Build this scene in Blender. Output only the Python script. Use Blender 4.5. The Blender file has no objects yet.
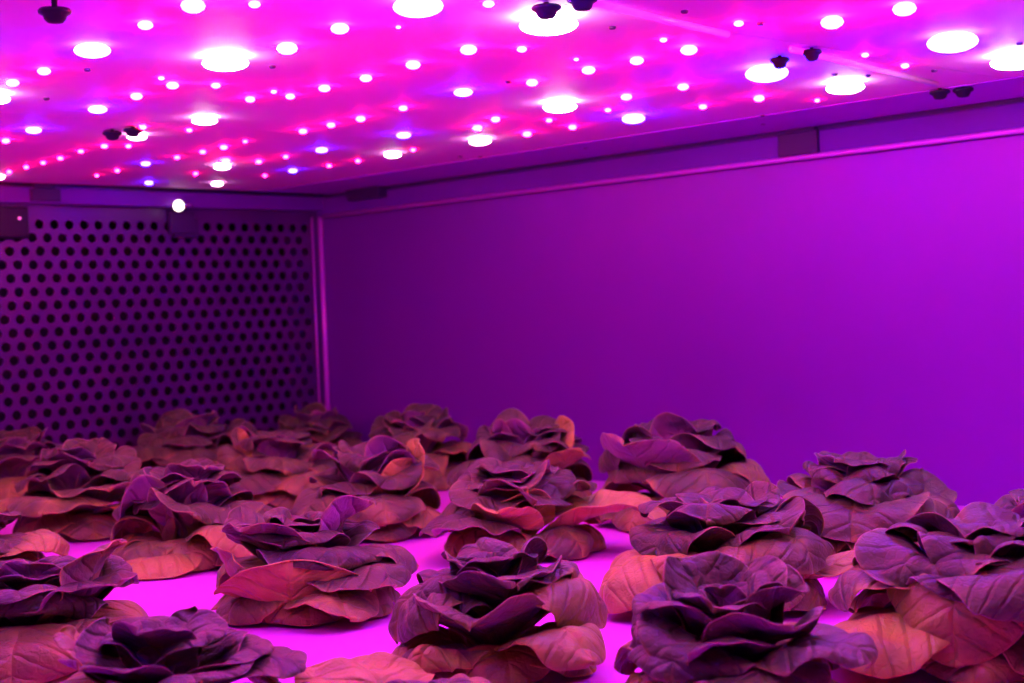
import bpy, bmesh, math, random
from mathutils import Vector, Matrix, noise

scene = bpy.context.scene
C = scene.collection
PI = math.pi
def R(d): return math.radians(d)

# ------------------------------------------------------------------ helpers
def mesh_obj(name, verts, faces, mats, parent=None, smooth=False):
    me = bpy.data.meshes.new(name)
    me.from_pydata(verts, [], faces)
    me.update()
    o = bpy.data.objects.new(name, me)
    C.objects.link(o)
    for m in (mats if isinstance(mats, (list, tuple)) else [mats]):
        me.materials.append(m)
    if smooth:
        me.polygons.foreach_set('use_smooth', [True] * len(me.polygons))
    if parent: o.parent = parent
    return o

class MB:
    """collects simple shapes into one mesh"""
    def __init__(s): s.v = []; s.f = []
    def box(s, x0, x1, y0, y1, z0, z1):
        b = len(s.v)
        s.v += [(x, y, z) for z in (z0, z1) for y in (y0, y1) for x in (x0, x1)]
        s.f += [tuple(b + i for i in q) for q in ((0,2,3,1),(4,5,7,6),(0,1,5,4),(2,6,7,3),(0,4,6,2),(1,3,7,5))]
        return s
    def lathe(s, prof, n=24, c=(0,0,0)):
        b = len(s.v)
        for r, z in prof:
            for k in range(n):
                a = 2*PI*k/n
                s.v.append((c[0]+r*math.cos(a), c[1]+r*math.sin(a), c[2]+z))
        for i in range(len(prof)-1):
            for k in range(n):
                k2 = (k+1) % n
                s.f.append((b+i*n+k, b+(i+1)*n+k, b+(i+1)*n+k2, b+i*n+k2))
        s.f.append(tuple(b+k for k in range(n)))
        s.f.append(tuple(b+(len(prof)-1)*n+k for k in reversed(range(n))))
        return s
    def sweep(s, prof, p0, p1, up=Vector((0,0,1))):
        """closed 2-D profile (a,b) swept from p0 to p1; a = sideways, b = up"""
        p0 = Vector(p0); p1 = Vector(p1); t = (p1-p0).normalized(); a = t.cross(up).normalized(); u = a.cross(t)
        b = len(s.v); n = len(prof)
        for p in (p0, p1):
            for x, y in prof: s.v.append(tuple(p + a*x + u*y))
        for k in range(n):
            s.f.append((b+k, b+(k+1) % n, b+n+(k+1) % n, b+n+k))
        s.f.append(tuple(b+k for k in reversed(range(n)))); s.f.append(tuple(b+n+k for k in range(n)))
        return s
    def build(s, name, mats, parent=None, smooth=False, bevel=0):
        o = mesh_obj(name, s.v, s.f, mats, parent, smooth)
        bm = bmesh.new(); bm.from_mesh(o.data); bmesh.ops.recalc_face_normals(bm, faces=bm.faces); bm.to_mesh(o.data); bm.free()
        if bevel:
            m = o.modifiers.new('bevel', 'BEVEL'); m.width = bevel; m.segments = 2; m.limit_method = 'ANGLE'
        return o

def circle(r, n=12): return [(r*math.cos(2*PI*k/n), r*math.sin(2*PI*k/n)) for k in range(n)]
def tag(o, label=None, cat=None, group=None, kind=None):
    if label: o['label'] = label
    if cat: o['category'] = cat
    if group: o['group'] = group
    if kind: o['kind'] = kind
    return o
def struct(o, label, cat): return tag(o, label, cat, None, 'structure')
def empty(name, loc, rz=0):
    o = bpy.data.objects.new(name, None); o.empty_display_size = .05; o.location = loc; o.rotation_euler = (0,0,rz)
    C.objects.link(o); return o

# ------------------------------------------------------------------ materials
def mat(name, col, rough=.5, metal=0, spec=.5):
    m = bpy.data.materials.new(name); m.use_nodes = True
    p = m.node_tree.nodes['Principled BSDF']
    p.inputs['Base Color'].default_value = (*col, 1); p.inputs['Roughness'].default_value = rough
    p.inputs['Metallic'].default_value = metal; p.inputs['Specular IOR Level'].default_value = spec
    return m
def noisy(m, scale, c1, c2, bump=0, detail=4, stretch=(1,1,1), lo=.35, hi=.65):
    nt = m.node_tree; N = nt.nodes; Lk = nt.links; p = N['Principled BSDF']
    tc = N.new('ShaderNodeTexCoord'); mp = N.new('ShaderNodeMapping'); mp.inputs['Scale'].default_value = stretch
    nz = N.new('ShaderNodeTexNoise'); nz.inputs['Scale'].default_value = scale; nz.inputs['Detail'].default_value = detail
    rp = N.new('ShaderNodeValToRGB'); e = rp.color_ramp.elements
    e[0].position = lo; e[0].color = (*c1, 1); e[1].position = hi; e[1].color = (*c2, 1)
    Lk.new(tc.outputs['Object'], mp.inputs['Vector']); Lk.new(mp.outputs['Vector'], nz.inputs['Vector'])
    Lk.new(nz.outputs['Fac'], rp.inputs['Fac']); Lk.new(rp.outputs['Color'], p.inputs['Base Color'])
    if bump:
        b = N.new('ShaderNodeBump'); b.inputs['Strength'].default_value = bump; b.inputs['Distance'].default_value = .001
        Lk.new(nz.outputs['Fac'], b.inputs['Height']); Lk.new(b.outputs['Normal'], p.inputs['Normal'])
    return m
def emit(name, col, strength):
    m = bpy.data.materials.new(name); m.use_nodes = True
    p = m.node_tree.nodes['Principled BSDF']
    p.inputs['Base Color'].default_value = (.8,.8,.8,1); p.inputs['Roughness'].default_value = .3
    p.inputs['Emission Color'].default_value = (*col, 1); p.inputs['Emission Strength'].default_value = strength
    return m

LEAF_UP = [(0.0,(.225,.100,.205)),(.22,(.250,.130,.175)),(.5,(.28,.26,.095)),(.8,(.41,.42,.055)),(1.0,(.49,.52,.054))]
LEAF_DN = [(0.0,(.038,.070,.012)),(.4,(.09,.16,.022)),(1.0,(.38,.52,.042))]  # olive undersides, darkened further to deepen shade among the leaves
def leaf_mat(name, ramp, sheen):
    m = bpy.data.materials.new(name); m.use_nodes = True
    nt = m.node_tree; N = nt.nodes; Lk = nt.links; p = N['Principled BSDF']; out = N['Material Output']
    at = N.new('ShaderNodeAttribute'); at.attribute_name = 'pigment'
    tc = N.new('ShaderNodeTexCoord')
    n1 = N.new('ShaderNodeTexNoise'); n1.inputs['Scale'].default_value = 38; n1.inputs['Detail'].default_value = 5
    Lk.new(tc.outputs['Object'], n1.inputs['Vector'])
    ma = N.new('ShaderNodeMath'); ma.operation = 'MULTIPLY_ADD'; ma.inputs[1].default_value = .85; ma.inputs[2].default_value = -.42
    Lk.new(n1.outputs['Fac'], ma.inputs[0])
    ad = N.new('ShaderNodeMath'); ad.operation = 'ADD'; ad.use_clamp = True
    Lk.new(at.outputs['Fac'], ad.inputs[0]); Lk.new(ma.outputs[0], ad.inputs[1])
    rp = N.new('ShaderNodeValToRGB'); el = rp.color_ramp.elements
    while len(el) < len(ramp): el.new(.5)
    for e, (pos, c) in zip(el, ramp): e.position = pos; e.color = (*c, 1)
    Lk.new(ad.outputs[0], rp.inputs['Fac'])
    Lk.new(rp.outputs['Color'], p.inputs['Base Color'])
    p.inputs['Roughness'].default_value = .48; p.inputs['Specular IOR Level'].default_value = .42
    p.inputs['Sheen Weight'].default_value = sheen; p.inputs['Sheen Roughness'].default_value = .45
    p.inputs['Sheen Tint'].default_value = (.75,.8,.85,1)
    n2 = N.new('ShaderNodeTexNoise'); n2.inputs['Scale'].default_value = 330; n2.inputs['Detail'].default_value = 3
    Lk.new(tc.outputs['Object'], n2.inputs['Vector'])
    n3 = N.new('ShaderNodeTexVoronoi'); n3.inputs['Scale'].default_value = 130; n3.feature = 'DISTANCE_TO_EDGE'
    Lk.new(tc.outputs['Object'], n3.inputs['Vector'])
    m2 = N.new('ShaderNodeMath'); m2.operation = 'MINIMUM'; m2.inputs[1].default_value = .12
    Lk.new(n3.outputs['Distance'], m2.inputs[0])
    m3 = N.new('ShaderNodeMath'); m3.operation = 'MULTIPLY_ADD'; m3.inputs[1].default_value = 2.2
    Lk.new(m2.outputs[0], m3.inputs[0]); Lk.new(n2.outputs['Fac'], m3.inputs[2])
    aq = N.new('ShaderNodeAttribute'); aq.attribute_name = 'vein_along'; av = N.new('ShaderNodeAttribute'); av.attribute_name = 'vein_across'
    def mth(op, a, b=None, c=None):
        x = N.new('ShaderNodeMath'); x.operation = op
        for i, q in enumerate((a, b, c)):
            if q is None: continue
            if isinstance(q, (int, float)): x.inputs[i].default_value = q
            else: Lk.new(q, x.inputs[i])
        return x.outputs[0]
    wob = mth('MULTIPLY_ADD', n1.outputs['Fac'], .010, aq.outputs['Fac'])
    lat = mth('PINGPONG', wob, .0085)                       # 0 on a side vein
    lat = mth('MINIMUM', mth('DIVIDE', lat, .0030), 1.0)
    rib = mth('MINIMUM', mth('DIVIDE', mth('ABSOLUTE', av.outputs['Fac']), .0032), 1.0)
    vn = mth('MINIMUM', lat, rib)
    vn = mth('POWER', vn, .7)
    hgt = mth('MULTIPLY_ADD', vn, 1.6, m3.outputs[0])
    b = N.new('ShaderNodeBump'); b.inputs['Strength'].default_value = .75; b.inputs['Distance'].default_value = .0013
    Lk.new(hgt, b.inputs['Height']); Lk.new(b.outputs['Normal'], p.inputs['Normal'])
    tr = N.new('ShaderNodeBsdfTranslucent'); mx = N.new('ShaderNodeMixShader'); mx.inputs[0].default_value = .06
    Lk.new(rp.outputs['Color'], tr.inputs['Color'])
    Lk.new(p.outputs[0], mx.inputs[1]); Lk.new(tr.outputs[0], mx.inputs[2]); Lk.new(mx.outputs[0], out.inputs['Surface'])
    return m
M = {}
M['leaf_up'] = leaf_mat('lettuce_leaf_upper_side', LEAF_UP, .26)
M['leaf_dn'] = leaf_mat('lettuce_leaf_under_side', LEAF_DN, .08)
M['stem'] = mat('lettuce_stem', (.3,.4,.1), .5)
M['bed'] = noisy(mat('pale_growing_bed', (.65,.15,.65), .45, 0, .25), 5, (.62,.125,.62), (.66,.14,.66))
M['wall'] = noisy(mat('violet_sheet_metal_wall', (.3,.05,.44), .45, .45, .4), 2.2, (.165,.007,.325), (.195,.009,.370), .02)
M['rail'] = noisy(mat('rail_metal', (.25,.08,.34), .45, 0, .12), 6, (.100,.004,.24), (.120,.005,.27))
M['recess'] = mat('recess_shade', (.030,.003,.085), .6)  # shade of the gap put into a dark colour
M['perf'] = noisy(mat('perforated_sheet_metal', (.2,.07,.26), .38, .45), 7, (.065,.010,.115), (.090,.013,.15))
M['dark'] = mat('duct_black', (.006,.004,.012), .8)
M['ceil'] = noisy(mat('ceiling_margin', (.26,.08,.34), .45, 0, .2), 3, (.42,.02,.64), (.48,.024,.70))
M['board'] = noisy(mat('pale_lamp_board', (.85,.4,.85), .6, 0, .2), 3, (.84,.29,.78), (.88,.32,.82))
M['black'] = mat('black_plastic', (.008,.004,.016), .5, 0, .25)
M['bracket'] = mat('dark_bracket', (.030,.005,.065), .5, 0, .3)
M['steel'] = mat('bright_steel', (.85,.7,.9), .18, 1)
M['screw'] = mat('small_screw', (.12,.05,.16), .35, .6)
M['strip'] = mat('white_seam_strip', (.9,.75,.9), .25)
M['edge'] = mat('satin_bead', (.55,.10,.66), .3, .15)
M['blue'] = emit('blue_led', (.008,.006,1), 360)
M['white'] = emit('white_led', (1,.8,.72), 32)
M['red'] = emit('red_led', (1,.0030,.08), 385)
M['redbig'] = emit('red_led_off', (1,.0035,.10), 620)
M['warm'] = emit('indicator_lamp', (1,.93,.75), 5)
# ------------------------------------------------------------------ setting
ZC = .475          # underside of the lamp boards
XW = .585          # right wall
X0, Y0 = -1.30, -2.45
struct(MB().box(X0, .62, Y0, .02, -.03, 0).build('floor', M['bed']), 'pale lilac growing bed the lettuces stand on', 'floor')
struct(MB().box(XW, XW+.03, Y0, .12, -.03, .50).build('wall_right', M['wall']), 'smooth violet-lit wall panel on the right', 'wall')
struct(MB().box(X0, XW+.03, Y0, .12, .481, .50).build('ceiling', M['ceil']), 'plain ceiling margin around the lamp boards', 'ceiling')
struct(MB().box(X0-.03, X0, Y0, .12, -.03, .50).build('wall_near_left_unseen', M['dark']), 'unseen side wall, black to cut fill light', 'wall')  # unseen wall closing the chamber, coloured black to cut front fill
struct(MB().box(X0-.03, XW+.03, Y0-.03, Y0, -.03, .50).build('wall_near_unseen', M['dark']), 'unseen wall behind the camera, black to cut fill light', 'wall')  # added out of view, black so little light bounces back
# perforated wall: every hole is real, with a dark duct behind it
def perforated():
    v = []; f = []
    px, pz = .025, .0207; rad = .0076; n = 16; th = .0022
    XE = .572
    def hole_cell(cx, cz, x0, x1):
        b = len(v); z0, z1 = cz - pz/2, cz + pz/2
        for k in range(n):
            a = 2*PI*k/n; ca, sa = math.cos(a), math.sin(a)
            s = min(((px/2)/abs(ca)) if abs(ca) > 1e-6 else 9, ((pz/2)/abs(sa)) if abs(sa) > 1e-6 else 9)
            v.append((cx + s*ca, 0, cz + s*sa)); v.append((cx + rad*ca, 0, cz + rad*sa)); v.append((cx + rad*ca, th, cz + rad*sa))
        for k in range(n):
            i = b+3*k; j = b+3*((k+1) % n)
            f.append((i, j, j+1, i+1)); f.append((i+1, j+1, j+2, i+2))
        # corners left out by the radial ring
        for sx, sz in ((1,1),(-1,1),(-1,-1),(1,-1)):
            a = math.atan2(sz*pz/2, sx*px/2) % (2*PI); k = int(a/(2*PI/n)); q = len(v)
            v.append((cx+sx*px/2, 0, cz+sz*pz/2))
            f.append((b+3*k, q, b+3*((k+1) % n)))
    def quad(x0, x1, z0, z1):
        b = len(v); v.extend([(x0,0,z0),(x1,0,z0),(x1,0,z1),(x0,0,z1)]); f.append((b,b+1,b+2,b+3))
    z_first = .3752 + 2*pz
    for r in range(20):
        cz = z_first - r*pz; off = 0 if r % 2 == 0 else -px/2
        for i in range(-24, 23):
            hole_cell(-.0023 + i*px + off, cz, 0, 0)
        quad(-.0023 + 22*px + off + px/2, XE, cz-pz/2, cz+pz/2)
        quad(-.0023 - 24*px - px*1.0, -.0023 - 24*px + off - px/2, cz-pz/2, cz+pz/2) if off == 0 else None
    quad(-.6273, XE, z_first + pz/2, .482)
    quad(X0, -.6273, -.02, .482)
    o = mesh_obj('wall_left', v, f, M['perf'])
    struct(o, 'perforated sheet metal wall with staggered round holes at the far left', 'wall')
perforated()
struct(MB().box(X0, XW, .115, .12, -.03, .482).box(X0, XW, .03, .115, -.035, -.03).build('wall_duct', M['dark']), 'dark duct behind the perforated wall', 'wall')
# corner post
o = MB().box(.5605, XW, -.0030, .004, 0, .446).build('trim_1', M['perf'])
struct(o, 'flat vertical corner strip between perforated wall and right wall', 'trim')
b = MB(); b.sweep([(.0045*math.cos(R(a)), .0045*math.sin(R(a))) for a in range(0, 360, 24)], (.5805, -.0045, 0), (.5805, -.0045, .444), Vector((0,1,0)))
b.sweep([(.0016*math.cos(R(a)), .0016*math.sin(R(a))) for a in range(0, 360, 45)], (.5625, -.0035, 0), (.5625, -.0035, .436), Vector((0,1,0)))
struct(b.build('trim_2', M['edge'], smooth=True), 'rounded bright bead running up the corner', 'trim')
# rail over the perforated wall and rail along the right wall
b = MB().box(X0, XW, -.022, .002, .4465, .4715)
struct(b.build('trim_3', M['rail'], bevel=.002), 'horizontal rail above the perforated wall', 'trim')
b = MB().box(XW-.011, XW+.002, Y0, 0, .4375, .4690)
struct(b.build('trim_4', M['rail'], bevel=.002), 'horizontal rail along the top of the right wall', 'trim')
b = MB(); b.sweep(circle(.0034, 14), (XW-.0115, Y0, .4365), (XW-.0115, -.022, .4365))
struct(MB().box(XW-.003, XW+.001, Y0, 0, .468, .482).build('trim_6', M['recess']), 'dark strip painted as the shaded gap above the right wall rail', 'trim')  # dark strip covers the bright wall, painting shade above the rail
b = MB(); b.sweep(circle(.0034, 14), (XW-.0115, Y0, .4365), (XW-.0115, -.022, .4365))
struct(b.build('trim_5', M['edge'], smooth=True), 'rounded lower lip of the right wall rail', 'trim')
struct(MB().box(.4260, XW-.012, Y0, -.046, .4740, .482).build('trim_7', M['ceil']), 'plain pale strip between the lamp boards and the right wall rail', 'trim')
# fixed fittings up there
def bracket(name, label, bx, parent_boxes=(), m='bracket'):
    b = MB()
    for q in bx: b.box(*q)
    return tag(b.build(name, M[m], bevel=.0015), label, 'bracket')
bracket('rail_clip', 'dark square clip on the rail along the right wall', [(XW-.0165, XW-.008, -1.062, -1.001, .4395, .4695), (XW-.012, XW-.002, -1.055, -1.008, .4650, .481)])
bracket('corner_bracket', 'dark wedge bracket under the ceiling right of the corner', [(XW-.030, XW-.002, -.200, -.115, .456, .4815), (XW-.026, XW-.002, -.165, -.105, .463, .4815)])
bracket('rail_hanger', 'dark hanger block on the rail above the perforated wall at far left', [(.024, .072, -.0275, -.020, .4500, .4690), (.030, .066, -.024, -.016, .4690, .481)])
k = empty('sensor_box', (-.002, -.002, .418)); tag(k, 'dark sensor box with a tiny pink light high on the perforated wall at left edge', 'sensor')
MB().box(-.034, .026, -.014, .001, -.024, .024).build('housing', M['black'], k, bevel=.003)
lp = MB().lathe([(.0022, 0), (.0022, -.001), (.0012, -.0022)], 12).build('pilot_light', emit('pilot_light_pink', (1,.12,.6), 1.2), k); lp.rotation_euler = (R(-90), 0, 0); lp.location = (.010, -.0138, .006); lp['label'] = 'tiny pink pilot light'
k = empty('indicator_lamp', (.2755, -.022, .4475)); tag(k, 'small glowing white lamp on the rail above the perforated wall', 'lamp')
b = MB().lathe([(.0015, .0095), (.0052, .0082), (.0075, .0045), (.0085, 0), (.0075, -.0045), (.0045, -.0070), (.0015, -.0082)], 20); o = b.build('bulb', M['warm'], k, True); o.location = (0, -.009, 0)
b = MB().lathe([(.0045, -.006), (.0050, -.002), (.0050, .009), (.0042, .012)], 16); o = b.build('lamp_socket', M['steel'], k, True); o.rotation_euler = (0, R(90), 0); o.location = (.012, -.008, .001)
MB().box(-.006, .016, -.006, .0005, -.006, .006).build('mount', M['bracket'], k, bevel=.001)
bracket('wall_dark_block', 'dark block on the perforated wall below the small white lamp', [(.272, .318, -.012, 0, .404, .440), (.280, .326, -.009, 0, .398, .430)])  # two plain dark boxes over the dark patch below the lamp

# ------------------------------------------------------------------ lamp boards
BLUE = [(-0.341,-1.348,1.500),(-0.445,-1.074,1.200),(-0.279,-0.780,0.950),(-0.261,-0.606,0.850),(-0.027,-1.051,0.850),(0.143,-0.757,0.800),(0.147,-0.587,0.750),(0.270,-0.354,0.600),(0.027,-0.353,0.600),(0.169,-0.121,0.550),(0.279,-1.008,1.100),(0.132,-1.304,1.700),(0.136,-1.496,1.800)]
WHITE = [(-0.218,-1.357,1.500),(-0.329,-1.086,1.300),(-0.404,-0.809,1.100),(-0.145,-0.767,1.100),(-0.135,-0.609,0.900),(0.123,-1.040,1.200),(0.266,-0.761,1.100),(0.264,-0.590,0.900),(0.136,-0.372,0.800),(0.272,-0.151,0.700),(0.286,-1.290,1.300),(0.288,-1.475,1.500),(-0.075,-0.125,0.700)]
RED = [(-0.457,-1.175,2.000),(-0.427,-0.958,2.000),(-0.422,-0.889,2.000),(-0.294,-0.946,2.000),(-0.319,-0.968,1.000),(-0.289,-0.873,2.000),(-0.468,-1.257,3.000),(-0.430,-1.276,1.500),(-0.331,-1.245,2.500),(-0.319,-1.160,3.000),(-0.257,-0.961,1.500),(-0.186,-0.953,1.000),(-0.158,-0.941,1.600),(-0.162,-1.002,2.000),(-0.185,-1.231,2.500),(-0.176,-1.149,2.300),(-0.165,-1.069,2.000),(-0.005,-0.932,1.600),(-0.292,-1.369,1.500),(-0.288,-1.263,0.700),(-0.142,-1.251,1.500),(-0.060,-1.237,0.800),(-0.016,-1.211,2.200),(-0.016,-1.270,2.200),(-0.009,-1.130,2.000),(0.148,-1.113,2.000),(0.147,-1.190,2.000),(-0.020,-1.333,2.600),(-0.067,-1.344,1.100),(-0.022,-1.480,3.200),(-0.072,-1.426,1.400),(0.288,-1.180,2.000),(0.288,-1.103,1.500),(0.371,-1.198,1.000),(-0.019,-1.543,3.200),(0.154,-1.398,1.200),(0.242,-1.386,1.400),(-0.244,-0.503,1.800),(-0.118,-0.503,1.600),(-0.091,-0.513,1.300),(-0.116,-0.441,1.400),(-0.103,-0.363,1.300),(-0.098,-0.306,1.200),(-0.094,-0.250,1.200),(-0.088,-0.187,1.200),(0.039,-0.256,1.200),(0.027,-0.432,1.300),(-0.166,-0.675,1.600),(0.048,-0.182,1.000),(0.013,-0.729,2.000),(0.009,-0.788,2.000),(-0.106,-0.674,1.400),(0.018,-0.556,1.800),(0.023,-0.500,1.500),(0.012,-0.612,1.100),(0.102,-0.433,2.400),(0.154,-0.435,1.600),(0.154,-0.498,1.300),(0.163,-0.262,1.200),(0.281,-0.427,1.200),(0.005,-0.847,1.800),(0.146,-0.916,1.800),(0.277,-0.835,1.800),(0.283,-0.907,1.600),(0.178,-0.851,2.000),(0.214,-0.935,1.200),(0.212,-1.029,1.200),(0.278,-0.497,1.300),(0.263,-0.634,1.200),(0.277,-0.273,1.000),(-0.182,-0.907,1.700)]
KNOB = [(-0.554,-1.223),(-0.253,-1.389),(-0.252,-1.424),(0.093,-1.347),(0.084,-1.388),(0.425,-1.318),(0.435,-1.340),(-0.179,-0.631),(-0.172,-0.664)]
SCREW = [(-0.334,-1.066),(-0.267,-1.066),(-0.348,-0.807),(-0.394,-0.972),(-0.142,-1.354),(-0.142,-1.428),(-0.051,-1.432),(-0.024,-1.113),(0.143,-1.039),(0.233,-1.313),(0.270,-1.327),(0.303,-1.382),(0.233,-1.508),(0.472,-0.752),(0.425,-1.084),(0.384,-0.593),(0.411,-0.605),(0.490,-1.037)]
OFF_BLUE = [(-0.160,-2.050,1.200),(-0.010,-1.850,1.200),(0.155,-1.660,1.200),(-0.450,-1.660,1.200),(-0.310,-1.480,1.200),(-0.900,-1.480,1.200),(-0.750,-1.310,1.200),(-0.600,-1.030,1.200),(-0.450,-0.750,1.200),(-0.900,-0.570,1.200),(-0.750,-0.330,1.200),(-0.600,-0.100,1.200)]
OFF_WHITE = [(0.155,-2.050,1.200),(0.300,-1.850,1.200),(-0.310,-1.850,1.200),(-0.160,-1.660,1.200),(-0.600,-1.480,1.200),(-0.900,-1.030,1.200),(-0.750,-0.750,1.200),(-0.600,-0.570,1.200),(-0.450,-0.330,1.200),(-0.310,-0.100,1.200),(-0.900,-0.100,1.200)]
OFF_RED = [(0.350,-1.990,3.400),(0.040,-1.990,3.400),(-0.260,-1.990,3.400),(0.205,-1.790,3.400),(-0.110,-1.790,3.400),(-0.400,-1.790,3.400),(0.350,-1.600,3.400),(-0.260,-1.600,3.400),(-0.400,-1.420,3.400),(-0.700,-1.420,3.400),(-0.850,-1.250,3.400),(-0.700,-0.970,3.400),(-0.550,-0.690,3.400),(-0.850,-0.690,3.400),(-0.400,-0.510,3.400),(-0.700,-0.510,3.400),(-0.260,-0.270,3.400),(-0.550,-0.270,3.400),(-0.850,-0.270,3.400),(-0.110,-0.040,3.400),(-0.400,-0.040,3.400),(-0.700,-0.040,3.400)]
YS = [-.045, -.700, -1.3925, Y0+.01]
LABB = ['farthest LED grow light board, next to the perforated wall', 'middle LED grow light board, ending at the bright seam strip',
        'nearest LED grow light board, cut by the top of the photo']
boards = []
def board_of(y):
    for i in range(3):
        if y > YS[i+1]: return i
    return 2
XB = .425
for i in range(3):
    e = empty('grow_light_board', (-.40, (YS[i]+YS[i+1])/2, ZC)); tag(e, LABB[i], 'grow light', 'ceiling grow light boards')
    hx0, hx1 = X0+.01+.40, XB+.40; hy = (YS[i]-YS[i+1])/2
    MB().box(hx0, hx1, -hy+.0004, hy-.0004, 0, .006).build('lamp_board', M['board'], e)
    boards.append(e)
def on_board(o, x, y, z=ZC):
    e = boards[board_of(y)]; o.parent = e; o.location = (x - e.location.x, y - e.location.y, z - ZC)
def bead(a, b, n=24, k=10, drop=.82):
    """oblate lens just under the board on a short neck"""
    pr = [(a*math.sin(PI*i/k), b*math.cos(PI*i/k) - b*drop) for i in range(1, k)]
    pr = [(a*.12, b - b*drop)] + pr + [(a*.10, -b - b*drop)]
    return MB().lathe(pr, n)
protos = {}
def led(name, x, y, s, a, h, m, label):
    if y > -.8: s *= .82
    key = (name, round(s, 1))
    if key not in protos:
        protos[key] = bead(a*s, h*s, *((14, 6) if name == 'red_led' else (24, 10)), 1.05 if name == 'white_led' else .82).build(name, M[m], None, True); o = protos[key]
    else:
        o = protos[key].copy(); C.objects.link(o)
    o['label'] = label; on_board(o, x, y); return o
for x, y, s in BLUE: led('blue_led', x, y, s, .0120, .0048, 'blue', 'blue LED with a blue halo')
for x, y, s in WHITE: led('white_led', x, y, s, .0150, .0046, 'white', 'white LED with a wide pale glow')
for x, y, s in RED: led('red_led', x, y, s, .0029, .0017, 'red', 'small red LED')
for x, y, s in OFF_BLUE: led('blue_led', x, y, s, .0120, .0048, 'blue', 'blue LED with a blue halo')
for x, y, s in OFF_RED: led('red_led', x, y, s, .0029, .0017, 'red', 'small red LED')
for x, y, s in OFF_WHITE: led('white_led', x, y, s, .0150, .0046, 'white', 'white LED with a wide pale glow')
kp = None
for i, (x, y) in enumerate(KNOB):
    sc = 1.0 if i != 3 and i != 4 else .8
    if kp is None:
        kp = MB().lathe([(.0020, .014), (.0020, .0030), (.0100, .0026), (.0112, .0012), (.0108, -.0004), (.0080, -.0020), (.0070, -.0046), (.0052, -.0064), (.0020, -.0070)], 20).build('thumb_nut', M['black'], None, True); o = kp
    else: o = kp.copy(); C.objects.link(o)
    o['label'] = 'dark thumb nut on a thin stud'
    on_board(o, x, y, .4620 if i == 0 else .4700); o.scale = (sc, sc, 1)
for p0, p1 in (((-.262,-1.4215),(-.048,-1.396)), ((.058,-1.3845),(.375,-1.343))):
    e = boards[board_of(min(p0[1], p1[1]))]; q0 = Vector((p0[0]-e.location.x, p0[1]-e.location.y, -.0032)); q1 = Vector((p1[0]-e.location.x, p1[1]-e.location.y, -.0032))
    o = MB().sweep(circle(.0028, 12), q0, q1).build('seam_strip', M['strip'], e, True); o['label'] = 'thin bright metal strip along the board seam'
sp = None
for x, y in SCREW:
    if sp is None: sp = MB().lathe([(.0030, .0005), (.0030, -.0012), (.0020, -.0022), (.0006, -.0022)], 12).build('board_screw', M['screw'], None, True); o = sp
    else: o = sp.copy(); C.objects.link(o)
    on_board(o, x, y)
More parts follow.
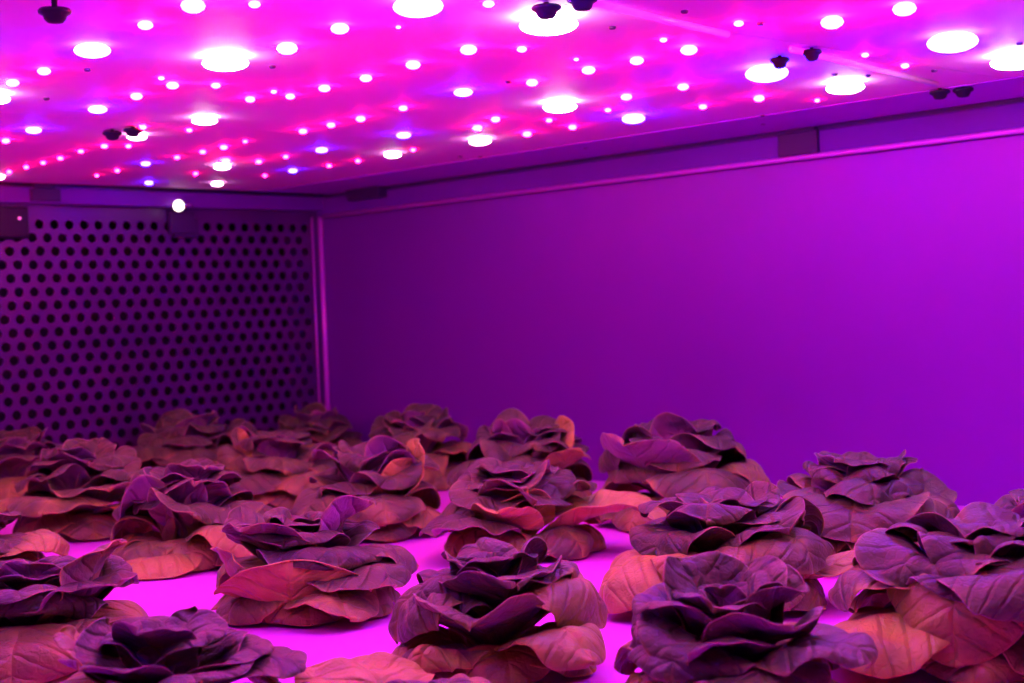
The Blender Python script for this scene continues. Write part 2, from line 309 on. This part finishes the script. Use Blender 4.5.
# ------------------------------------------------------------------ lettuces
def lerp_list(L, s):
    x = s*(len(L)-1); i = min(int(x), len(L)-2); t = x-i
    p0 = L[max(i-1, 0)]; p1 = L[i]; p2 = L[i+1]; p3 = L[min(i+2, len(L)-1)]
    return .5*((2*p1) + (-p0+p2)*t + (2*p0-5*p1+4*p2-p3)*t*t + (-p0+3*p1-3*p2+p3)*t*t*t)
def sstep(a, b, x):
    x = min(1, max(0, (x-a)/(b-a))); return x*x*(3-2*x)
leaf_count = 0
def leaf(parent, az=0, r0=.006, z0=.006, L=.09, W=.085, phi=(50,20,-20), cup=(60,25,10), roll=25, pig=.3, pigtip=None, ruf=.004, twist=0, swing=0, hs=1,
         seed=0, res=(24,16), sub=1, point=.0, th=.0011):
    """one lettuce leaf: midrib bends through the elevation angles phi, blade cups and its margin rolls back"""
    rnd = random.Random(seed*7919+13)
    ns, nt = res; verts = []; pg = []; va = []; vc = []
    fr1, fr2 = rnd.uniform(.7, 1.3), rnd.uniform(1.7, 2.6); ph = [rnd.uniform(0, 6.28) for _ in range(4)]
    nz = Vector((rnd.uniform(0, 50), rnd.uniform(0, 50), rnd.uniform(0, 50)))
    pigtip = pig if pigtip is None else pigtip
    r, z, sw = r0, z0, 0.0
    pts = []
    for i in range(ns+1):
        s = 1-(1-i/ns)**1.5
        p = R(lerp_list(phi, s)); a = R(az + swing*s*s)
        pts.append((s, r, z, p, a))
    ox = oy = 0; pos = Vector((r0*math.cos(R(az)), r0*math.sin(R(az)), z0))
    for i, (s, r, z, p, a) in enumerate(pts):
        rh = Vector((math.cos(a), math.sin(a), 0)); T = rh*math.cos(p) + Vector((0,0,math.sin(p))); N = rh*-math.sin(p) + Vector((0,0,math.cos(p)))
        B = Vector((-rh.y, rh.x, 0)); tw = R(twist*s)
        B, N = B*math.cos(tw) + N*math.sin(tw), N*math.cos(tw) - B*math.sin(tw)
        if i: pos = pos + T*(L*(s-pts[i-1][0]))
        w = W/2*(.20 + .80*sstep(.02, .50, s))
        if s > .55: w *= max(.0, 1-((s-.55)/.45)**(2.4-point))**(.5+.25*point)
        cu = R(lerp_list(cup, s))
        row = []
        for side in (1, -1):
            y = n = 0.0; half = nt//2; col = []
            for j in range(half+1):
                t = j/half
                if j:
                    tm = t-.5/half
                    ang = cu*tm - R(roll)*max(0, (tm-.5)/.5)**1.5*sstep(.15, .5, s)
                    y += w/half*math.cos(ang); n += w/half*math.sin(ang)
                edge = t**2*sstep(.12, .45, s)
                rf = ruf*edge*(math.sin(fr1*6.28*s + ph[0] + side*ph[1]) + .5*math.sin(fr2*6.28*s + ph[2]*side + ph[3]))
                q = s*L - t*w*.55
                vein = .0010*math.cos(6.28*q/.0165)*min(1, t*3)*sstep(.1, .3, s)*(1-.6*t)
                rib = -.0016*math.exp(-(t*w/.0035)**2)
                P = pos + B*(side*y)
                bl = noise.noise(Vector((P.x*42, P.y*42, P.z*42)) + nz)*.0070*sstep(.1, .3, s) + noise.noise(Vector((P.x*110, P.y*110, P.z*110)) + nz)*.0022
                P = P + N*(n + rf + vein + rib + bl)
                P.z *= hs
                m = .0016                                   # the blade rests on the bed
                if P.z < m+.004: P.z = m + .004*math.exp((P.z-m-.004)/.004) if P.z > -.05 else m
                pv = pig + (pigtip-pig)*sstep(.2, .95, s)
                pv += noise.noise(Vector((P.x*30, P.y*30, P.z*30)) + nz*2)*.16 + .16*math.exp(-(t*w/.004)**2) + (.30*(1-sstep(.0, .32, s))) + .30*max(sstep(.84, 1, t), sstep(.95, 1, s))*sstep(.2, .5, s)
                col.append((P, min(1, max(0, pv)), s*L - t*w*.55, side*t*w))
            row.append(col)
        line = list(reversed(row[1]))[:-1] + row[0]
        verts += [tuple(c[0]) for c in line]; pg += [c[1] for c in line]; va += [c[2] for c in line]; vc += [c[3] for c in line]
    faces = []; wv = nt+1
    for i in range(ns):
        for j in range(nt):
            faces.append((i*wv+j, i*wv+j+1, (i+1)*wv+j+1, (i+1)*wv+j))
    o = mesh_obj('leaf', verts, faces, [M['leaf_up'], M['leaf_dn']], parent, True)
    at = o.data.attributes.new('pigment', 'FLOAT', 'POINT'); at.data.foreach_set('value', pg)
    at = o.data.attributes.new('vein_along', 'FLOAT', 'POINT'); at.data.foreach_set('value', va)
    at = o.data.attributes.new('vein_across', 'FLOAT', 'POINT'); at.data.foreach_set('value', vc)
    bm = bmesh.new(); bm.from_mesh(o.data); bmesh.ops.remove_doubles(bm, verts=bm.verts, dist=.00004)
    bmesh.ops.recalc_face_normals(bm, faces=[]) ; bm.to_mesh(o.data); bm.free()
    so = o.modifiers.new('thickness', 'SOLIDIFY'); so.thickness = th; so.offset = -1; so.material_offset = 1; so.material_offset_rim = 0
    if sub: ss = o.modifiers.new('smooth', 'SUBSURF'); ss.levels = 0; ss.render_levels = sub
    return o

def head(name_label, x, y, rz, scale=1.0, seed=1, outer=None, mid=None, inner=None, res=(22,16), sub=1, height=1.0, extra=(), low=False, cat='lettuce', warm=0.0, rot=0):
    rnd = random.Random(seed)
    e = empty('lettuce', (x, y, 0), R(rz)); tag(e, name_label, cat, 'red lettuces on the growing bed')
    U = rnd.uniform
    mk = [seed*100]
    def lf(**k):
        mk[0] += 1; k.setdefault('seed', mk[0])
        hs = k.setdefault('hs', height)
        k['L'] = k['L']*scale; k['W'] = k['W']*scale; k['z0'] = k.get('z0', .006)*scale; k['r0'] = k.get('r0', .006)*scale
        k['ruf'] = k.get('ruf', .004)*scale
        return leaf(e, res=res, sub=sub, **k)
    # short stem the leaves grow from
    b = MB().lathe([(.010*scale, 0), (.012*scale, .010*scale), (.010*scale, .026*scale*height), (.004*scale, .038*scale*height)], 14)
    b.build('stem', M['stem'], e, True)
    if outer is None:
        n = 5; a0 = U(0, 360) if rot is None else rot
        outer = [dict(az=a0 + 360*k/n + U(-12, 12), L=U(.104,.118), W=U(.088,.106), phi=(U(35,50), U(42,54), U(-30,0), U(-95,-60)), cup=(50, U(-10,25), U(-50,0), U(-45,0)), roll=U(0,25), pig=U(.60,.95)+warm, pigtip=U(.45,.95), ruf=U(.003,.007), z0=.008, r0=.008, swing=U(-15,15), twist=U(-15,15)) for k in range(n)]
        outer += [dict(az=a0 + 36 + 360*k/n + U(-12, 12), L=U(.084,.094), W=U(.080,.092), phi=(30, 30, U(-22,-10), -75), cup=(50, 5, -35, -40), roll=10, pig=U(.55,.85), pigtip=U(.45,.8), ruf=.004, z0=.006, r0=.008) for k in range(n)]
    if mid is None:
        n = 5; a0 = U(0, 360)
        mid = [dict(az=a0 + 360*k/n + U(-14, 14), L=U(.092,.104), W=U(.078,.096), phi=(U(56,66), U(56,66), U(5,36), U(-85,-20)), cup=(70, U(15,60), U(-30,35), U(-45,25)), roll=U(10,40), pig=U(.20,.55), pigtip=U(.05,.35), ruf=U(.004,.009), z0=.012, swing=U(-18,18), twist=U(-25,25)) for k in range(n)]
        n = 5; a0 = a0 + 36
        mid += [dict(az=a0 + 360*k/n + U(-14, 14), L=U(.086,.098), W=U(.066,.084), phi=(U(72,80), U(68,78), U(25,55), U(-60,0)), cup=(70, U(35,70), U(-10,50), U(-30,35)), roll=U(10,45), pig=U(.10,.36), pigtip=U(.0,.18), ruf=U(.004,.008), z0=.018, swing=U(-18,18), twist=U(-28,28)) for k in range(n)]
    if inner is None:
        n = 4; a0 = U(0, 360)
        inner = [dict(az=a0 + 360*k/n + U(-14, 14), L=U(.074,.086), W=U(.058,.074), phi=(U(82,88), U(76,84), U(42,62), U(-35,25)), cup=(70, U(50,75), U(10,55), U(-20,35)), roll=U(10,45), pig=U(.05,.22), pigtip=U(.0,.12), ruf=U(.003,.006), z0=.024, r0=.004, swing=U(-15,15), twist=U(-20,20)) for k in range(n)]
        n = 3; a0 = U(0, 360)
        inner += [dict(az=a0 + 360*k/n + U(-14, 14), L=U(.050,.064), W=U(.038,.050), phi=(88, 86, U(72,82), U(20,60)), cup=(60, U(65,85), U(45,65), U(20,40)), roll=U(5,25), pig=U(.15,.3), pigtip=U(.05,.2), ruf=U(.001,.003), z0=.028, r0=.002) for k in range(n)]
    if low: inner = [dict(k, L=k['L']*.6, z0=.012) for k in inner]
    for grp in (outer, mid, inner, extra):
        for k in grp: lf(**dict(k))
    return e
def lv(az, L, W, phi, cup=(50,20,0,-10), pig=.5, tip=None, roll=15, ruf=.005, z0=.010, tw=0, sw=0, r0=.008):
    return dict(az=az, L=L, W=W, phi=phi, cup=cup, pig=pig, pigtip=pig if tip is None else tip, roll=roll, ruf=ruf, z0=z0, twist=tw, swing=sw, r0=r0)
BACK = [lv(180,.112,.10,(42,48,-15,-85),(50,10,-30,-30),.7), lv(125,.112,.10,(42,50,-15,-85),(50,10,-30,-30),.65), lv(-125,.112,.10,(42,48,-18,-85),(50,10,-30,-30),.7)]
OUT = {}; MID = {}
DRAPE = (48,54,-20,-88); DC = (45,5,-40,-40)
OUT['A6'] = BACK + [lv(74,.128,.125,(60,54,-30,-88),(40,0,-42,-52),.82,.62,5,.003,.026), lv(-80,.120,.110,(62,56,-34,-88),(40,0,-45,-48),.50,.36,10,.004,.022), lv(-36,.100,.062,(10,15,25,-80),(30,-20,-60,-70),1,1,10,.002),
                    lv(36,.118,.085,(24,30,0,-45),(50,0,-30,-20),.85,.75,20)]
MID['A6'] = [lv(-10,.096,.112,(42,36,22,-4),(60,45,46,46),.42,.30,10,.004,.012), lv(14,.086,.102,(62,54,34,10),(60,52,40,36),.15,.08,10,.004,.022), lv(-64,.102,.098,(78,74,10,-80),(50,0,-45,-55),.15,.05,10,.003,.018),
             lv(118,.102,.092,(82,74,14,-70),(50,0,-45,-50),.15,.05,10,.003,.018), lv(60,.096,.10,(72,68,40,-20),(60,50,20,0),.5,.28,25,.005,.014), lv(-150,.096,.09,(76,70,20,-60),(60,20,-10,-20),.2,.1,20,.004,.018)]
OUT['A9'] = BACK + [lv(-14,.100,.135,(6,12,55,78),(30,40,35,15),.9,.95,60,.003,.004,0,18), lv(-74,.098,.085,(10,22,58,72),(50,40,20,0),.6,.55,20,.004,.005), lv(46,.112,.108,(40,40,0,-55),(50,20,-10,-10),.35,.22,25), lv(92,.114,.10,(42,44,5,-60),(50,20,-10,-10),.3,.2,25), lv(18,.105,.08,(22,20,-10,-30),(50,20,-10,-10),.6,.6,25)]
MID['A9'] = [lv(-48,.098,.105,(58,56,50,10),(60,50,30,10),.3,.15,30,.005,.012), lv(20,.100,.110,(62,56,18,-50),(60,35,0,-10),.15,.05,25,.005,.014), lv(72,.102,.10,(64,68,60,20),(70,60,40,30),.3,.2,20,.005,.014), lv(-100,.100,.10,(60,64,54,10),(60,50,30,10),.35,.2,20,.005,.012),
             lv(140,.10,.10,(70,68,30,-50),(60,35,0,-10),.2,.1,30,.005,.016), lv(-150,.10,.10,(70,68,30,-50),(60,35,0,-10),.2,.1,30,.005,.016), lv(-18,.090,.095,(74,68,34,-40),(65,45,20,0),.1,.03,30,.004,.020)]
OUT['A3'] = BACK + [lv(-60,.132,.118,(40,36,-22,-80),(40,5,-40,-40),.95,.9,10,.003), lv(-14,.108,.085,(40,44,10,-60),(50,20,-20,-35),.9,.82,15), lv(48,.126,.122,(60,54,0,-88),(45,5,-38,-38),.7,.40,10,.004), lv(86,.142,.076,(14,16,10,-6),(45,30,10,0),.9,.85,10,.003), lv(20,.11,.08,(35,30,-10,-60),(45,10,-20,-20),.5,.4)]
OUT['A1'] = BACK + [lv(-14,.136,.100,(68,58,-46,-88),(40,-10,-52,-50),.95,.80,8,.002,.014), lv(-54,.122,.100,(28,22,-10,-30),(45,5,-30,-20),.98,.9,20,.005), lv(-84,.112,.095,(50,48,8,-50),(50,25,-10,-10),.7,.35,25,.006), lv(32,.136,.12,(60,56,0,-75),(50,10,-25,-30),.3,.2,20,.006), lv(74,.125,.11,(50,48,0,-65),(50,10,-20,-25),.35,.25,20,.006)]
OUT['A2'] = BACK + [lv(-76,.112,.108,(66,66,20,-88),(45,10,-40,-50),.10,.03,8,.003), lv(60,.122,.105,(44,44,14,-50),(45,20,-10,-10),.32,.18,25,.006), lv(-28,.105,.10,(54,54,10,-75),(45,10,-30,-40),.28,.14,15,.004), lv(18,.108,.10,(42,38,0,-55),(45,15,-10,-20),.42,.28,20,.005)]
MID['A2'] = [lv(-20,.090,.100,(54,52,26,-30),(60,45,25,10),.25,.12,20,.006,.012), lv(38,.090,.10,(58,56,40,0),(60,50,30,15),.22,.1,20,.006,.013), lv(95,.092,.096,(70,72,56,20),(70,62,45,30),.25,.12,15,.005,.014), lv(160,.096,.100,(74,76,66,36),(70,66,52,40),.25,.1,15,.005,.014), lv(-135,.096,.098,(74,76,66,36),(70,64,50,36),.25,.1,15,.005,.014), lv(-78,.092,.096,(66,66,46,5),(66,56,36,20),.2,.08,18,.005,.014)]
OUT['A7'] = BACK + [lv(74,.148,.105,(24,20,16,-60),(45,45,30,20),1,1,10,.003), lv(8,.080,.058,(34,52,60,40),(45,20,-5,-20),.95,.75,10,.002), lv(-42,.126,.105,(36,30,5,-30),(45,15,-10,-10),.2,.08,20,.006), lv(-12,.105,.07,(24,30,30,10),(45,30,20,0),.95,1,15), lv(-86,.112,.095,(42,46,-8,-75),(45,10,-30,-30),.4,.25,15)]
OUT['A10'] = BACK + [lv(42,.090,.072,(34,50,62,66),(50,30,10,0),1,.95,10,.002,.006), lv(76,.100,.082,(36,54,68,76),(50,30,10,0),.9,.85,10,.003,.008,40), lv(10,.105,.10,(40,42,-5,-70),(45,15,-20,-30),.6,.4,20), lv(-50,.112,.10,(40,40,0,-60),(45,15,-20,-20),.45,.3,20,.006)]
OUT['A8'] = BACK + [lv(66,.098,.085,(36,58,74,80),(50,20,0,-10),.92,.88,10,.003,.008,50), lv(40,.105,.06,(24,34,35,10),(50,40,20,0),.95,.9,15), lv(-10,.108,.10,(48,48,0,-75),(45,15,-20,-30),.3,.15,20), lv(-70,.115,.10,(44,44,0,-70),(45,15,-20,-30),.3,.2,20)]
OUT['A12'] = BACK + [lv(-80,.100,.046,(20,54,88,92),(50,40,20,10),1,1,5,.001,.008,35), lv(-30,.110,.10,(42,42,-8,-70),(45,10,-20,-30),.4,.2,20), lv(30,.110,.10,(42,40,-10,-70),(45,10,-20,-30),.65,.6,20), lv(80,.115,.10,(42,44,0,-60),(45,10,-20,-20),.4,.3,20)]
OUT['A11'] = BACK + [lv(-30,.105,.105,(14,10,-2,-40),(40,10,-35,-45),1,.95,10,.003,.006,0,-25), lv(-84,.088,.064,(36,60,76,70),(50,40,15,0),.75,.5,10,.002,.006,30), lv(35,.114,.085,(32,32,-8,-60),(45,10,-20,-25),.75,.7,20), lv(82,.115,.10,(40,42,0,-60),(45,15,-20,-20),.35,.2,20)]
OUT['A13'] = BACK + [lv(58,.130,.10,(26,24,-4,-40),(45,10,-25,-25),.85,.75,10,.003), lv(-25,.112,.12,(36,36,8,-40),(45,20,-10,-20),.62,.50,20,.005), lv(-85,.112,.09,(26,32,5,-50),(45,15,-10,-20),.9,.85,15), lv(15,.108,.10,(40,40,20,-10),(45,35,15,0),.45,.35,20,.005)]
OUT['A16'] = BACK + [lv(-12,.125,.12,(50,42,-25,-85),(45,0,-40,-40),.80,.68,8,.003), lv(70,.116,.10,(50,68,70,40),(55,45,20,0),.66,.5,10,.004), lv(38,.115,.09,(46,46,-12,-85),(45,0,-35,-35),.75,.6,10), lv(-70,.118,.11,(46,42,-15,-75),(45,0,-35,-35),.7,.6,10)]
MID['A16'] = [lv(-46,.104,.105,(72,68,40,-30),(70,40,0,-30),.34,.14,20,.006,.012,10), lv(4,.106,.10,(74,70,36,-60),(70,10,-50,-70),.3,.12,20,.005,.014,-10), lv(46,.108,.105,(68,66,40,-30),(70,40,0,-20),.25,.08,25,.007,.014), lv(88,.096,.10,(64,64,46,-5),(70,55,25,0),.3,.12,20,.006,.012),
              lv(150,.10,.10,(70,66,30,-40),(60,40,0,-10),.2,.1,30,.005,.016), lv(-150,.10,.10,(70,66,30,-40),(60,40,0,-10),.2,.1,30,.005,.016), lv(-10,.080,.06,(80,80,74,55),(70,70,50,20),.2,.1,10,.003,.022)]
OUT['A17'] = BACK + [lv(84,.104,.100,(50,44,18,-25),(45,30,10,-10),.12,.04,15,.004,.014), lv(-60,.112,.10,(42,38,0,-70),(45,10,-30,-40),.2,.08,10,.003), lv(-15,.105,.10,(36,36,-14,-70),(45,10,-25,-30),.5,.3,15), lv(28,.112,.09,(32,30,0,-40),(45,15,-10,-10),.4,.2,25,.006), lv(-110,.10,.06,(44,54,54,30),(45,30,10,0),.88,.75,10)]
MID['A17'] = [lv(a,.090,.098,p_,(65,50,25,5),.22,.08,20,.006,.012) for a, p_ in ((-50,(60,60,44,5)),(15,(56,52,34,-10)),(80,(58,56,40,0)),(150,(68,68,56,10)),(-140,(68,68,58,20)))]
OUT['A21'] = [lv(205,.185,.140,(24,20,8,-14),(45,15,-5,-15),1,1,15,.006)] + [lv(a,.112,.11,(28,28,0,-60),(45,10,-15,-20),.85,.75) for a in (20,80,140,-120,-40,-80)]
MID['A21'] = [lv(a,.080,.085,(46,40,10,-40),(60,30,0,0),.4,.25,20) for a in (0,72,144,216,288)]
OUT['A22'] = BACK + [lv(82,.130,.105,(38,50,12,-85),(45,15,-25,-35),.85,.75,10,.003), lv(30,.112,.10,(40,40,-10,-70),(45,10,-20,-20),.6), lv(-30,.112,.10,(40,40,-10,-70),(45,10,-20,-20),.6)]
OUT['A5'] = BACK + [lv(-84,.116,.088,(54,66,10,-90),(45,10,-35,-45),.15,.06,8,.003,.016), lv(-34,.106,.118,(46,44,36,34),(50,46,42,40),.28,.15,10,.004,.010), lv(20,.110,.11,(46,46,5,-65),(45,20,-15,-25),.45,.3,20), lv(78,.112,.100,(44,50,5,-75),(50,15,-20,-30),.5,.7,10,.004)]
OUT['A4'] = BACK + [lv(-8,.112,.130,(58,50,-10,-75),(45,25,5,0),.40,.28,10,.005,.014), lv(-70,.126,.105,(60,50,-30,-80),(45,0,-40,-40),.35,.3,10), lv(70,.126,.105,(58,50,-16,-75),(45,5,-30,-35),.45,.35,10), lv(28,.108,.10,(30,28,-6,-45),(45,10,-10,-10),.6,.5,20)]
OUT['A14'] = BACK + [lv(-60,.115,.11,(46,48,5,-65),(45,20,-15,-20),.35,.2,20,.005), lv(0,.108,.11,(46,46,5,-55),(45,25,-10,-10),.4,.25,25,.006), lv(60,.114,.10,(40,42,0,-65),(45,10,-20,-20),.55,.5,20), lv(95,.10,.09,(48,56,40,0),(45,30,10,0),.4,.3,20)]

SK = [(-50,.092,.088),(8,.084,.085),(58,.094,.088),(100,.092,.085),(-100,.092,.085)]
for k_, (code_, lst_) in enumerate(sorted(OUT.items())):
    if code_ == 'A21': continue
    OUT[code_] = lst_ + [lv(a_ + 7*((k_*3+i_*5) % 5 - 2), l_, w_, (30,30,-18,-75), (50,5,-35,-40), .80-.12*((k_+i_) % 3), .70-.12*((k_+i_) % 3), 10, .004, .006) for i_, (a_, l_, w_) in enumerate(SK)]
#        label, x, y, toward-camera angle, scale, seed
HEADS = [
 ('A6', 'large lettuce at the front centre with a broad pinkish leaf sweeping down its right side', -.322,-1.381,-133.1,.93,331,dict()),
 ('A2', 'lettuce cut by the bottom edge right of centre, its round nested heart seen from above', -.312,-1.58,-141.7,.88,202,dict()),
 ('A1', 'biggest lettuce at the lower right with a large ribbed orange leaf hanging at its front', -.105,-1.640,-150.6,1.12,3,dict()),
 ('A1b', 'lettuce cut by the right edge, behind the one with the big ribbed orange leaf', .150,-1.568,-153.7,.92,4,dict()),
 ('A3', 'wide lettuce with orange lower leaves, right behind the round-hearted one at the bottom', -.056,-1.378,-141.8,1.05,105,dict()),
 ('A4', 'tall domed lettuce standing alone against the bright right wall', .178,-1.364,-147.1,1.02,307,dict(height=1.15)),
 ('A5', 'dark lettuce by the right wall, behind and left of the tall domed one', .300,-1.038,-140.5,1.12,8,dict()),
 ('A7', 'lettuce in mid bed with a pale orange curled leaf spread to its right', .046,-1.034,-134.2,1.05,309,dict()),
 ('A8', 'lettuce by the right wall with an upright orange leaf at its right side', .322,-.766,-134.5,1.05,310,dict()),
 ('A9', 'free-standing lettuce left of centre, an orange leaf folded across its front', -.279,-1.102,-126,.98,211,dict()),
 ('A10', 'lettuce behind the free-standing one left of centre, two orange leaves at its right', .046,-.787,-128.6,1.0,312,dict()),
 ('A11', 'lettuce with a dark hollow under it and a broad orange leaf on the bed', -.191,-.774,-121.7,.98,313,dict()),
 ('A12', 'purple lettuce in the back rows with a slim orange leaf standing at its left', .144,-.455,-124.6,1.0,114,dict()),
 ('A13', 'dark lettuce at left, in front of the perforated wall, with brownish leaves on the bed', -.143,-.461,-118,1.02,115,dict()),
 ('A14', 'lettuce closest to the middle of the perforated wall', .233,-.105,-121.4,1.05,116,dict(height=1.15)),
 ('A15', 'lettuce under the perforated wall, cut by the left edge', -.057,-.105,-115.3,1.05,117,dict()),
 ('A16', 'large dark lettuce cut by the left edge in the foreground, leaves folded into peaks', -.532,-1.116,-116.2,1.0,18,dict(height=.86)),
 ('A17', 'lettuce at the bottom left, an open cup of leaves, cut by the bottom edge', -.565,-1.345,-120.6,.92,319,dict(height=.8)),
 ('A18', 'dark lettuce standing out against the right wall just right of the corner post', .400,-.450,-130.7,1.05,320,dict(height=1.15)),
 ('A19', 'lettuce tucked into the far corner below the corner post', .470,-.110,-126.2,.98,21,dict()),
 ('A21', 'lettuce below the bottom edge of which only an orange leaf shows', -.475,-1.475,-127.4,.62,22,dict(height=1.0, low=True)),
 ('A22', 'lettuce cut by the left edge of which a pinkish curled leaf shows', -.440,-.766,-113.7,1.0,23,dict(height=.9)),
]
for code, lab, x, y, rz, sc, sd, kw in HEADS:
    far = math.hypot(x+1.043, y+2.153) > 1.6
    far_h = 1.12 if math.hypot(x+1.043, y+2.153) > 1.6 else 1.0
    kw.setdefault('height', far_h); kw.update(outer=OUT.get(code), mid=MID.get(code))
    head(lab, x, y, rz, scale=sc*(1.05 if far else 1.0), seed=sd, res=(18,12) if far else (26,18), **kw)

# ------------------------------------------------------------------ world, camera, view
w = bpy.data.worlds.new('World'); scene.world = w; w.use_nodes = True
w.node_tree.nodes['Background'].inputs['Color'].default_value = (0,0,0,1)
cam = bpy.data.cameras.new('Camera'); co = bpy.data.objects.new('Camera', cam); C.objects.link(co); scene.camera = co
cam.sensor_fit = 'HORIZONTAL'; cam.sensor_width = 36; cam.lens = 36*1500/1024; cam.clip_start = .01
r = Vector((.7163456647922116, -.6966633612774397, -.03884648744769134)); u = Vector((.03947568604205121, -.015119967145937472, .9991061288997356)); bk = Vector((-.6966279916461251, -.7172388358469759, .016670141209995333))
mw = Matrix.Identity(4)
for i, a in enumerate((r, u, bk)):
    for j in range(3): mw[j][i] = a[j]
mw[0][3], mw[1][3], mw[2][3] = -1.0426671, -2.1525590, .2472102
co.matrix_world = mw
cam.dof.use_dof = True; cam.dof.focus_distance = 1.18; cam.dof.aperture_fstop = 10
scene.view_settings.view_transform = 'Standard'; scene.view_settings.look = 'None'
scene.view_settings.gamma = 1; scene.view_settings.use_curve_mapping = False; scene.view_settings.exposure = 0
scene.cycles.use_denoising = True
scene.cycles.max_bounces = 8; scene.cycles.diffuse_bounces = 5; scene.cycles.glossy_bounces = 3
scene.cycles.sample_clamp_indirect = 6
scene.cycles.caustics_reflective = False; scene.cycles.caustics_refractive = False
scene.cycles.use_light_tree = True
